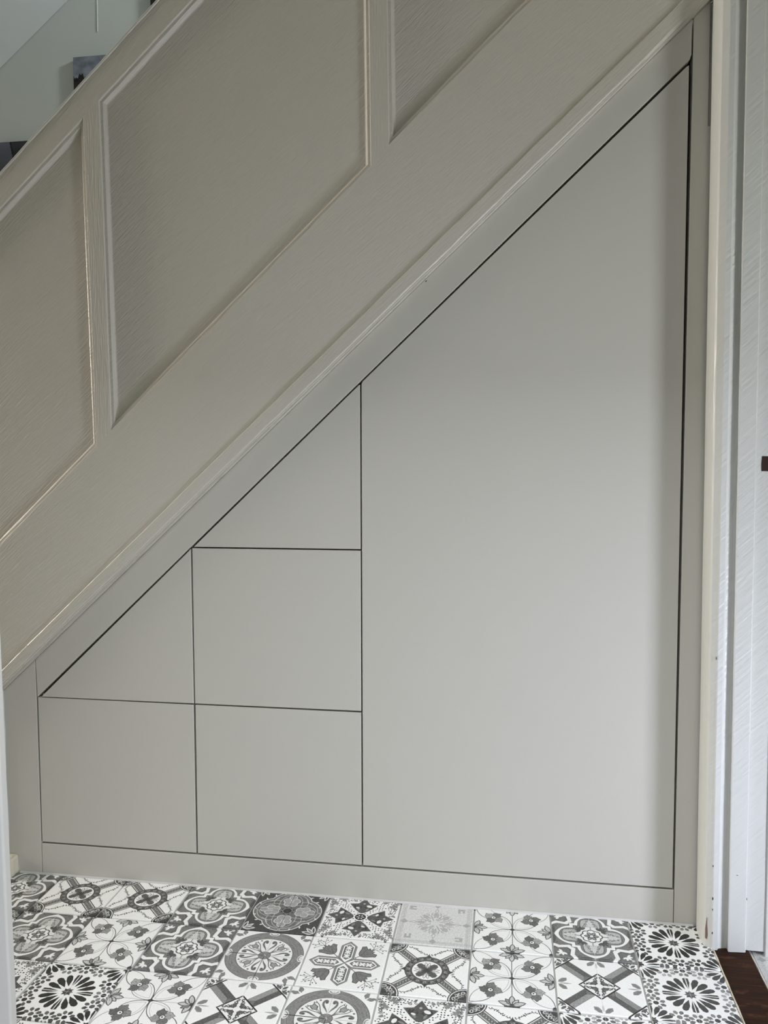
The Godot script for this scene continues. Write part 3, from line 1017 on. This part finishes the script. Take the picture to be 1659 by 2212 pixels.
func build_cupboard() -> void:
	var t := thing("understair_cupboard", "grey painted built-in cupboard fitted under the panelled staircase, with flat handleless fronts", "cupboard")
	grain = PI * 0.5
	# hollow fibreboard carcass: back, bottom, left end and sloping top
	var c := mb()
	var px := [-0.262, 1.600]
	prism(c, [Vector2(px[0], 0.012), Vector2(px[1], 0.012), Vector2(px[1], y_gap(px[1]) + 0.060), Vector2(px[0], y_gap(px[0]) + 0.060)], -0.540, -0.556)
	prism(c, [Vector2(px[0], 0.012), Vector2(px[1], 0.012), Vector2(px[1], 0.030), Vector2(px[0], 0.030)], -0.0365, -0.540)
	prism(c, [Vector2(px[0], 0.030), Vector2(px[0] + 0.012, 0.030), Vector2(px[0] + 0.012, y_gap(px[0]) + 0.03), Vector2(px[0], y_gap(px[0]) + 0.03)], -0.0365, -0.540)
	prism(c, [Vector2(px[1] - 0.012, 0.030), Vector2(px[1], 0.030), Vector2(px[1], y_gap(px[1]) + 0.03), Vector2(px[1] - 0.012, y_gap(px[1]) + 0.03)], -0.0365, -0.540)
	prism(c, [Vector2(px[0], y_gap(px[0]) + 0.030), Vector2(px[1], y_gap(px[1]) + 0.030), Vector2(px[1], y_gap(px[1]) + 0.060), Vector2(px[0], y_gap(px[0]) + 0.060)], -0.0365, -0.540)
	put("carcass", c, M.board, t)
	# face frame
	var s := mb()
	prism(s, [Vector2(-0.3705, 0.0), Vector2(-0.2615, 0.0), Vector2(-0.2650, y_strip_low(-0.265) - 0.0004), Vector2(-0.3705, y_strip_low(-0.3705) - 0.0004)], 0.0, -0.036, 0.0014)
	put("stile", s, M.cupboard, t)
	s = mb()
	prism(s, [Vector2(1.5265, 0.0), Vector2(1.5685, 0.0), Vector2(1.5685, y_strip_low(1.5685) - 0.0004), Vector2(1.5300, y_strip_low(1.53) - 0.0004)], 0.0, -0.036, 0.0008)
	prism(s, [Vector2(1.5680, 0.0), Vector2(1.607, 0.0), Vector2(1.607, 2.0360), Vector2(1.5680, 2.0360)], 0.0, -0.036)
	prism(s, [Vector2(1.5680, 2.0360), Vector2(1.607, 2.0360), Vector2(1.607, y_strip_low(1.607) - 0.0004), Vector2(1.5680, y_strip_low(1.568) - 0.0004)], -0.016, -0.036)
	mitred_ring(s, [Vector2(1.5685, 2.0360), Vector2(1.6060, 2.0360), Vector2(1.6060, 2.3250), Vector2(1.5685, 2.3250)], [Vector2(0, 0), Vector2(0.0020, -0.0035), Vector2(0.0080, -0.0045), Vector2(0.0120, -0.0120), Vector2(0.0150, -0.0165)])
	put("stile", s, M.cupboard, t)
	s = mb()
	prism(s, [Vector2(-0.2603, 0.0), Vector2(1.5250, 0.0), Vector2(1.5250, 0.0950), Vector2(-0.2603, 0.0950)], 0.0, -0.036, 0.0020)
	put("plinth", s, M.cupboard, t)
	grain = atan(SLOPE)
	s = mb()
	var xa := -0.2640
	var xb := 1.5262
	prism(s, [Vector2(xa + 0.003, y_gap(xa + 0.003) + 0.002), Vector2(xb - 0.004, y_gap(xb - 0.004) + 0.002), Vector2(xb, y_gap(xb) + 0.010), Vector2(xb, y_strip_low(xb) - 0.0004), Vector2(xa, y_strip_low(xa) - 0.0004)], 0.0, -0.036, 0.0016)
	put("sloping_rail", s, M.cupboard, t)
	grain = PI * 0.5
	# fronts, with the shadow gaps of the photograph between them
	var k := 0.0032      # rail side of the sloping gap
	var x1 := 0.2193
	var x2 := 0.6983
	var y1 := 0.5319
	var y2 := 0.9765
	var low := 0.1000
	var h := 0.0019
	var gb := func(x: float) -> float: return y_gap(x) - k
	var left := -0.2585
	front("drawer_front", [Vector2(left, low), Vector2(x1 - h - 0.001, low), Vector2(x1 - h - 0.002, y1 - h), Vector2(left - 0.001, y1 - h + 0.0015)], t)
	front("drawer_front", [Vector2(x1 + h, low), Vector2(x2 - h, low), Vector2(x2 - h, y1 - h - 0.001), Vector2(x1 + h, y1 - h)], t)
	front("drawer_front", [Vector2(x1 + h - 0.001, y1 + h), Vector2(x2 - h, y1 + h), Vector2(x2 - h, y2 - h), Vector2(x1 + h - 0.002, y2 - h)], t)
	var xl: float = (y1 + 0.004 + k - 0.7746) / 0.9338
	front("drawer_front", [Vector2(xl + 0.003, y1 + h), Vector2(x1 - h - 0.001, y1 + h), Vector2(x1 - h - 0.003, gb.call(x1 - h) - 0.002), Vector2(x1 - h - 0.009, gb.call(x1 - h - 0.009))], t)
	xl = (y2 + k - 0.7746) / 0.9338
	front("drawer_front", [Vector2(xl + 0.004, y2 + h), Vector2(x2 - h, y2 + h), Vector2(x2 - h, gb.call(x2 - h) - 0.002), Vector2(x2 - h - 0.004, gb.call(x2 - h - 0.004))], t)
	var xr := 1.5218
	front("door", [Vector2(x2 + h, low), Vector2(xr, low), Vector2(xr - 0.0005, gb.call(xr) - 0.007), Vector2(xr - 0.006, gb.call(xr - 0.006) - 0.004), Vector2(x2 + h + 0.004, gb.call(x2 + h + 0.004)), Vector2(x2 + h, gb.call(x2 + h) - 0.004)], t)
	# bead of sealant along the floor
	var b := mb()
	var rows := []
	for i in 41:
		var x := lerpf(-0.33, 1.575, i / 40.0)
		var w := 0.0055 + 0.0012 * sin(i * 1.7) + 0.0006 * sin(i * 4.1)
		rows.append([Vector3(x, 0.003, w), Vector3(x, 0.0055, w * 0.6), Vector3(x, 0.008, 0.0005)])
	sweep(b, rows)
	put("sealant_bead", b, M.sealant, t)

func front(called: String, poly: Array, parent: Node) -> void:
	var s := mb()
	prism(s, poly, 0.0, -0.025, 0.0020, 4)
	put(called, s, M.cupboard, parent)

func build_panelling() -> void:
	var t := thing("staircase_panelling", "grey painted sloping panelled side of the staircase with recessed moulded panels above the cupboard", "panelling", Vector3(0, 0, 0.017))
	var d := atan(SLOPE)
	var x_l := -0.95
	var x_r := 1.600
	# uprights, each a little out of plumb as they stand
	var s1l := [Vector2(-0.0651, 2.1180), Vector2(-0.0484, 1.2659)]
	var s1r := [Vector2(-0.0204, 2.1928), Vector2(-0.0063, 1.3077)]
	var s2l := [Vector2(0.7274, 2.3970), Vector2(0.7316, 1.9896)]
	var s2r := [Vector2(0.7726, 2.3932), Vector2(0.7771, 2.0381)]
	var s3l := [Vector2(1.52, 3.0), Vector2(1.52, 2.5)]
	var s0r := [Vector2(-0.86, 1.5), Vector2(-0.86, 0.6)]
	var mt := [0.899, 2.2148]
	var bl := [0.9348, 1.3067]
	var bm := [0.9226, 1.3069]
	var br := [0.9178, 1.3178]
	var pl := meet(s1l, bl[0], bl[1])
	var pm0 := meet(s1r, bm[0], bm[1])
	var pm1 := meet(s2l, bm[0], bm[1])
	var pr := meet(s2r, br[0], br[1])
	var panels := [
		[meet(s0r, bl[0], bl[1]), pl, meet(s1l, mt[0], mt[1]), meet(s0r, mt[0], mt[1])],
		[pm0, pm1, meet(s2l, mt[0], mt[1]), meet(s1r, mt[0], mt[1])],
		[pr, meet(s3l, br[0], br[1]), meet(s3l, mt[0], mt[1]), meet(s2r, mt[0], mt[1])],
	]
	# top rail with a rounded upper edge
	grain = d
	var s := mb()
	prism(s, [Vector2(x_l, y_mould_top(x_l)), Vector2(x_r, y_mould_top(x_r)), Vector2(x_r, y_top_rail(x_r)), Vector2(x_l, y_top_rail(x_l))], 0.0, -0.045, 0.0)
	put("top_rail", s, M.stair, t)
	s = mb()
	var rows := []
	for i in 61:
		var x := lerpf(x_l, x_r, i / 60.0)
		var y := y_top_rail(x) + 0.0008 * sin(i * 1.9)
		rows.append([Vector3(x, y - 0.004, 0.0005), Vector3(x, y - 0.001, 0.0030), Vector3(x, y + 0.003, 0.0035), Vector3(x, y + 0.006, 0.0015), Vector3(x, y + 0.007, -0.003), Vector3(x, y + 0.007, -0.048)])
	sweep(s, rows)
	put("rail_edge", s, M.stair, t)
	# string board below the panels, in three lengths that follow the panel feet
	var cuts := [x_l, pl.x, pm0.x, pm1.x, pr.x, x_r]
	s = mb()
	var ups := [panels[0][0], pl, pm0, pm1, pr, panels[2][1]]
	for i in 5:
		var a: Vector2 = ups[i]
		var b: Vector2 = ups[i + 1]
		if i == 0:
			a = Vector2(x_l, bl[0] * x_l + bl[1])
		if i == 4:
			b = Vector2(x_r, br[0] * x_r + br[1])
		prism(s, [Vector2(a.x, y_strip_low(a.x)), Vector2(b.x, y_strip_low(b.x)), b, a], 0.0, -0.030)
	put("string_board", s, M.stair, t)
	# stiles
	grain = PI * 0.5
	for q in [[pl, pm0, panels[1][3], panels[0][2]], [pm1, pr, panels[2][3], panels[1][2]], [Vector2(x_l, bl[0] * x_l + bl[1]), panels[0][0], panels[0][3], Vector2(x_l, y_mould_top(x_l))], [panels[2][1], Vector2(x_r, br[0] * x_r + br[1]), Vector2(x_r, y_mould_top(x_r)), panels[2][2]]]:
		s = mb()
		prism(s, q, 0.0, -0.030)
		put("stile", s, M.stair, t)
	# recessed panels with the moulding mitred round them
	for p: Array in panels:
		grain = d
		s = mb()
		prism(s, inset(ccw(p), 0.010), -0.0165, -0.028)
		var pan := put("panel", s, M.stair, t)
		s = mb()
		mitred_ring(s, p, [Vector2(0, 0), Vector2(0.0008, -0.0006), Vector2(0.0024, -0.0042), Vector2(0.0096, -0.0048), Vector2(0.0108, -0.0062), Vector2(0.0128, -0.0110), Vector2(0.0152, -0.0150), Vector2(0.0180, -0.0166)])
		put("panel_moulding", s, M.stair, pan)
	# moulded strip along the foot of the string, planted on and not quite straight
	grain = d
	s = mb()
	var n := FastNoiseLite.new()
	n.seed = 12
	n.frequency = 1.0
	var sec := []
	var count := 150
	for i in count + 1:
		var x := lerpf(x_l, x_r, float(i) / count)
		var w1 := 0.0026 * n.get_noise_2d(x * 2.6, 0.0)
		var w2 := 0.0026 * n.get_noise_2d(x * 3.1, 40.0) + 0.0012 * n.get_noise_2d(x * 11.0, 60.0)
		var w3 := 0.0026 * n.get_noise_2d(x * 2.6, 80.0)
		var yt := y_strip_top(x) + w1
		var yq := y_quirk(x) + w2
		var yl := y_strip_low(x) + w3
		var k := smoothstep(1.38, 1.50, x)           # towards the corner the bevel dies out and the strip stands clear
		yq = lerpf(yq, yl + 0.011, k)
		var f := 0.0065
		sec.append([
			Vector3(x, yt + 0.0006, -0.002), Vector3(x, yt, f - 0.0036), Vector3(x, yt - 0.0012, f - 0.0014), Vector3(x, yt - 0.0034, f),
			Vector3(x, lerpf(yt, yq, 0.5), f + 0.0004 * n.get_noise_2d(x * 9.0, 5.0)), Vector3(x, yq + 0.0045, f), Vector3(x, yq + 0.0022, f - 0.0014),
			Vector3(x, yq, f - 0.0034 + 0.0020 * k), Vector3(x, yq - 0.0025, lerpf(f - 0.0032, f - 0.006, k)), Vector3(x, lerpf(lerpf(yq, yl, 0.55), yq - 0.001, k), lerpf(f - 0.0100, f - 0.013, k)), Vector3(x, lerpf(yl, yq, k * 0.8), -0.0145), Vector3(x, lerpf(yl, yq, k * 0.8) + 0.001, -0.0168),
		])
	sweep(s, sec)
	put("base_strip", s, M.stair, t)
	# flecks left in the paint: a chip under the strip and a few drips
	for c in [[Vector3(0.8737, 1.6838, -0.012), 0.006, 0.0022, M.chip]]:
		var e := SphereMesh.new()
		e.radius = 0.5
		e.height = 1.0
		e.radial_segments = 10
		e.rings = 5
		var o := part("paint_chip", e, c[3], t, c[0])
		o.rotation.z = d
		o.scale = Vector3(c[1], c[2], 0.003)
	for c in [Vector2(-0.3054, 1.0131), Vector2(-0.3232, 0.8350), Vector2(-0.2761, 0.6877), Vector2(-0.0956, 0.8491), Vector2(0.4064, 1.6163)]:
		var e2 := SphereMesh.new()
		e2.radius = 0.0016
		e2.height = 0.0032
		e2.radial_segments = 8
		e2.rings = 4
		part("paint_drip", e2, M.stair, t, Vector3(c.x, c.y, -0.0165 if c.y > 0.95 and c.x < -0.3 else (0.0065 if c.y < 0.9 and c.x > -0.3 else 0.0)))

func build_door_frame() -> void:
	var o := struct("door_1", "white painted frame of the open doorway on the right")
	var n := FastNoiseLite.new()
	n.seed = 5
	n.frequency = 0.05
	var lean := 0.004
	var ys := steps(0.0, 2.50, 72)
	# architrave on the hall side; its face is seen edge-on, its rounded corner faces the hall
	var st := mb()
	upright(st, [Vector2(1.612, 0.012), Vector2(1.612, 0.097), Vector2(1.6000, 0.0985), Vector2(1.5975, 0.0975), Vector2(1.5930, 0.0945), Vector2(1.5850, 0.0900), Vector2(1.5815, 0.0845), Vector2(1.5795, 0.0740), Vector2(1.5780, 0.0500), Vector2(1.5785, 0.0360), Vector2(1.5800, 0.012)], ys, lean, 0.0007, n)
	put("architrave", st, M.white, o)
	# jamb lining
	st = mb()
	upright(st, [Vector2(1.6120, 0.010), Vector2(1.725, 0.010), Vector2(1.725, 0.0865), Vector2(1.640, 0.0850), Vector2(1.6330, 0.0850), Vector2(1.6180, 0.0885), Vector2(1.6120, 0.0935)], ys, lean, 0.0006, n)
	put("jamb", st, M.white, o)
	# stop planted on the lining
	st = mb()
	upright(st, [Vector2(1.6365, 0.0840), Vector2(1.6790, 0.0840), Vector2(1.6785, 0.0955), Vector2(1.6770, 0.0972), Vector2(1.6750, 0.0975), Vector2(1.6390, 0.0995), Vector2(1.6370, 0.0990), Vector2(1.6362, 0.0970)], steps(-0.006, 2.47, 66), lean, 0.0007, n)
	put("door_stop", st, M.white, o)
	# outer edge of the frame in the next room
	st = mb()
	upright(st, [Vector2(1.7250, 0.020), Vector2(1.8100, 0.020), Vector2(1.8100, 0.0860), Vector2(1.8080, 0.0895), Vector2(1.8040, 0.0910), Vector2(1.7270, 0.0905), Vector2(1.7250, 0.0885)], steps(-0.012, 2.50, 54), lean, 0.0008, n)
	put("architrave", st, M.white, o)
	# chiselled latch recess in the lining, bare wood showing
	var l := mb()
	prism(l, [Vector2(1.6890, 1.1900), Vector2(1.7080, 1.1895), Vector2(1.7080, 1.2250), Vector2(1.6895, 1.2255), Vector2(1.6885, 1.2080)], 0.0872, 0.080, 0.0006)
	put("latch_recess", l, paint(Color(0.20, 0.13, 0.10), 0.9), o)
	# far side of the frame and the head, outside the picture
	slab("jamb", Vector3(1.590, -0.006, 0.875), Vector3(1.740, 2.46, 0.955), M.white, o)
	slab("head", Vector3(1.590, 2.46, 0.055), Vector3(1.740, 2.56, 0.955), M.white, o)
	# chips and bare patches
	for c in [[Vector3(1.5985, 0.132, 0.0985), 0.0032, 0.0078], [Vector3(1.5990, 0.044, 0.0985), 0.0028, 0.0062], [Vector3(1.5985, 0.104, 0.0985), 0.0018, 0.0050], [Vector3(1.5975, 0.215, 0.0985), 0.0020, 0.0052], [Vector3(1.6715, 1.142, 0.0972), 0.0022, 0.0050], [Vector3(1.6400, 0.985, 0.0990), 0.0022, 0.0070], [Vector3(1.6545, 0.196, 0.0985), 0.0052, 0.0016], [Vector3(1.6790, 0.136, 0.0960), 0.0018, 0.0066], [Vector3(1.6735, 1.150, 0.0955), 0.0018, 0.0056], [Vector3(1.5955, 0.735, 0.0982), 0.0016, 0.0086]]:
		var e := SphereMesh.new()
		e.radius = 0.5
		e.height = 1.0
		e.radial_segments = 9
		e.rings = 5
		var p: Vector3 = c[0]
		var q := part("paint_chip", e, M.chip, o, Vector3(p.x - lean * p.y, p.y, p.z - 0.0005))
		q.scale = Vector3(c[1], c[2], 0.0022)
	var bare := mb()
	prism(bare, [Vector2(1.5840, 0.026), Vector2(1.5880, 0.024), Vector2(1.5900, 0.034), Vector2(1.5885, 0.052), Vector2(1.5870, 0.064), Vector2(1.5862, 0.080), Vector2(1.5850, 0.066), Vector2(1.5838, 0.048)], 0.0926, 0.088, 0.0003, 1)
	var bm := paint(Color(0.46, 0.37, 0.31), 0.85)
	var bo := put("bare_patch", bare, bm, o)
	bo.position = Vector3(0.0, 0.0, 0.0)
	# threshold board
	var th := struct("trim_1", "worn dark brown wooden threshold in the doorway")
	grain = 0.0
	st = mb()
	var rows := []
	for i in 31:
		var z := lerpf(0.086, 0.876, i / 30.0)
		var w := 0.0006 * sin(i * 2.1)
		rows.append([Vector3(1.6035 + w, -0.012, z), Vector3(1.6035 + w, -0.001, z), Vector3(1.6050 + w, 0.0005, z), Vector3(1.645, 0.0, z), Vector3(1.6865, 0.0005, z), Vector3(1.6885, -0.001, z), Vector3(1.6885, -0.014, z)])
	sweep(st, rows, Vector3(0, 1, 0))
	put("board", st, M.wood, th)
	st = mb()
	rows = []
	for i in 41:
		var z := lerpf(0.098, 0.876, i / 40.0)
		var w := 0.0007 * sin(i * 1.3) + 0.0005 * sin(i * 3.7)
		rows.append([Vector3(1.6045 + w, 0.0008, z), Vector3(1.6030, 0.0042, z), Vector3(1.6008 - w, 0.0040, z), Vector3(1.5998, -0.002, z)])
	sweep(st, rows, Vector3(0, 1, 0))
	put("sealant_edge", st, M.cream, th)
	st = mb()
	rows = []
	for i in 41:
		var z := lerpf(0.098, 0.876, i / 40.0)
		var w := 0.0007 * sin(i * 1.7)
		rows.append([Vector3(1.6950 + w, -0.010, z), Vector3(1.6930, -0.004, z), Vector3(1.6905 - w, -0.002, z), Vector3(1.6890, -0.006, z)])
	sweep(st, rows, Vector3(0, 1, 0))
	put("sealant_edge", st, M.cream, th)

func build_left_side() -> void:
	# scribed edge of the wall where the cupboard stile meets it
	var tr := struct("trim_2", "uneven painted wall edge beside the cupboard")
	var n := FastNoiseLite.new()
	n.seed = 31
	n.frequency = 0.05
	var st := mb()
	var rows := []
	for i in 61:
		var y := lerpf(0.048, 0.56, i / 60.0)
		var w := 0.0022 * n.get_noise_1d(y * 130.0) + 0.0012 * n.get_noise_1d(y * 400.0 + 90.0)
		var e := -0.3665 + w + 0.0020 * smoothstep(0.30, 0.20, y)
		rows.append([Vector3(e, y, -0.004), Vector3(e, y, 0.0035), Vector3(e - 0.0012, y, 0.0048), Vector3(e - 0.004, y, 0.0052), Vector3(e - 0.010, y, 0.0045), Vector3(e - 0.05, y, 0.0045)])
	sweep(st, rows)
	put("plaster_edge", st, M.wall, tr)
	# stub of moulded skirting
	var sk := struct("baseboard_left", "short stub of cream painted skirting in the corner")
	st = mb()
	rows = []
	for z: float in [0.0006, 0.012, 0.024, 0.036, 0.0445, 0.047]:
		var r := []
		var k := 0.0012 * sin(z * 300.0)
		var ch := 0.006 if z > 0.046 else 0.0
		for p: Vector2 in [Vector2(-0.41, 0.056), Vector2(-0.346, 0.0575), Vector2(-0.340, 0.055), Vector2(-0.3375, 0.050), Vector2(-0.3370, 0.028), Vector2(-0.3365, 0.010), Vector2(-0.338, 0.001)]:
			r.append(Vector3(p.x + k - ch * 0.4, p.y - ch * 0.3, z))
		rows.append(r)
	sweep(st, rows, Vector3(1, 1, 0))
	var last: Array = rows[-1]
	for i in range(1, last.size() - 1):
		tri(st, Vector3(-0.41, 0.001, 0.047), last[i - 1], last[i], Vector3(0, 0, 1))
	tri(st, Vector3(-0.41, 0.001, 0.047), last[-2], last[-1], Vector3(0, 0, 1))
	put("skirting", st, M.cream, sk)
	st = mb()
	prism(st, [Vector2(-0.40, 0.001), Vector2(-0.3435, 0.001), Vector2(-0.3465, 0.011), Vector2(-0.351, 0.0175), Vector2(-0.40, 0.019)], 0.066, 0.047, 0.002)
	put("shoe", st, M.cream, sk)
	# frame of the opening the view looks through; its white edge shows at the left
	var dr := struct("door_2", "smooth white edge of the opening at the left")
	grain = PI * 0.5
	st = mb()
	prism(st, [Vector2(0.18, 0.0), Vector2(0.3088, 0.0), Vector2(0.2830, 2.03), Vector2(0.18, 2.03)], 1.0, 0.985, 0.004)
	prism(st, [Vector2(0.18, 0.0), Vector2(0.2350, 0.0), Vector2(0.2150, 2.03), Vector2(0.18, 2.03)], 0.985, 0.89, 0.002)
	put("jamb", st, paint(Color(0.94, 0.94, 0.92), 0.5), dr)
	st = mb()
	prism(st, [Vector2(0.18, 2.03), Vector2(1.60, 2.03), Vector2(1.60, 2.11), Vector2(0.18, 2.11)], 1.0, 0.89, 0.003)
	put("head", st, M.white, dr)
	st = mb()
	prism(st, [Vector2(1.50, 0.0), Vector2(1.60, 0.0), Vector2(1.60, 2.03), Vector2(1.50, 2.03)], 1.0, 0.89, 0.003)
	put("jamb", st, M.white, dr)

func picture_print(kind: int) -> ImageTexture:
	var w := 192
	var h := 160
	var im := Image.create(w, h, false, Image.FORMAT_RGB8)
	var n := noise_image(w, h, 0.03, 70 + kind, 4)
	for y in h:
		for x in w:
			var v := n.get_pixel(x, y).r - 0.5
			var c := Color(0.53, 0.56, 0.61)
			if kind == 0:                  # overcast sky over a line of dark trees
				var u := float(y) / h
				c = Color(0.52, 0.55, 0.60).lerp(Color(0.56, 0.60, 0.63), u * 2.0)
				c = c.lightened(v * 0.25) if v > 0 else c.darkened(-v * 0.5)
				var ridge := 0.262 + 0.030 * sin(x * 0.37) + 0.016 * sin(x * 1.13)
				if u > ridge:
					c = Color(0.03, 0.035, 0.03)
				if u > ridge + 0.055:
					c = Color(0.16, 0.14, 0.11).darkened(clampf(-v, 0, 0.6))
			elif kind == 1:                # dark wall with a pale board at the left
				c = Color(0.20, 0.205, 0.225).darkened(clampf(-v, 0, 0.4))
				var edge := 22.0 + y * 0.19
				if x < edge:
					c = Color(0.40, 0.42, 0.47).lerp(Color(0.24, 0.245, 0.26), y / 60.0 if y < 60 else 1.0)
				if absf(x - edge) < 1.6:
					c = Color(0.06, 0.06, 0.07)
				if Vector2((x - 66.0) / 22.0, (y - 26.0) / 25.0).length() < 1.0:
					c = Color(0.10, 0.085, 0.07)
				if Vector2((x - 66.0) / 18.0, (y - 38.0) / 24.0).length() < 1.0:
					c = Color(0.52, 0.42, 0.38)
			else:
				c = Color(0.10, 0.11, 0.09).lightened(clampf(v, 0, 0.3) * 0.4)
			im.set_pixel(x, y, c)
	return tex(im)

func canvas(at: Vector2, size: Vector2, kind: int, label: String) -> void:
	var z := -0.87
	var o := thing("canvas_print", label, "picture", Vector3(at.x + size.x * 0.5, at.y - size.y * 0.5, z), "canvas prints on the stair wall")
	var hx := size.x * 0.5
	var hy := size.y * 0.5
	var s := mb()
	prism(s, [Vector2(-hx, -hy), Vector2(hx, -hy), Vector2(hx, hy), Vector2(-hx, hy)], 0.0180, 0.0005, 0.0015)
	put("stretcher", s, M.canvas_edge, o)
	var m := StandardMaterial3D.new()
	m.albedo_texture = picture_print(kind)
	m.roughness = 0.75
	var q := mb()
	var e := 0.0012
	for p: Vector2 in [Vector2(0, 1), Vector2(1, 1), Vector2(1, 0), Vector2(0, 1), Vector2(1, 0), Vector2(0, 0)]:
		q.set_normal(Vector3(0, 0, 1))
		q.set_uv(Vector2(p.x, 1.0 - p.y))
		q.add_vertex(Vector3(lerpf(-hx + e, hx - e, p.x), lerpf(-hy + e, hy - e, p.y), 0.0184))
	put("printed_face", q, m, o)

func build_pictures() -> void:
	canvas(Vector2(-0.5725, 2.7640), Vector2(0.45, 0.27), 0, "canvas print of a grey sky over dark trees, middle one up the stair wall")
	canvas(Vector2(-0.8960, 2.4650), Vector2(0.45, 0.40), 1, "dark canvas print with a pale board and a head, lowest on the stair wall")
	canvas(Vector2(-0.2550, 3.30), Vector2(0.45, 0.40), 2, "near-black canvas print showing only its edge, highest on the stair wall")
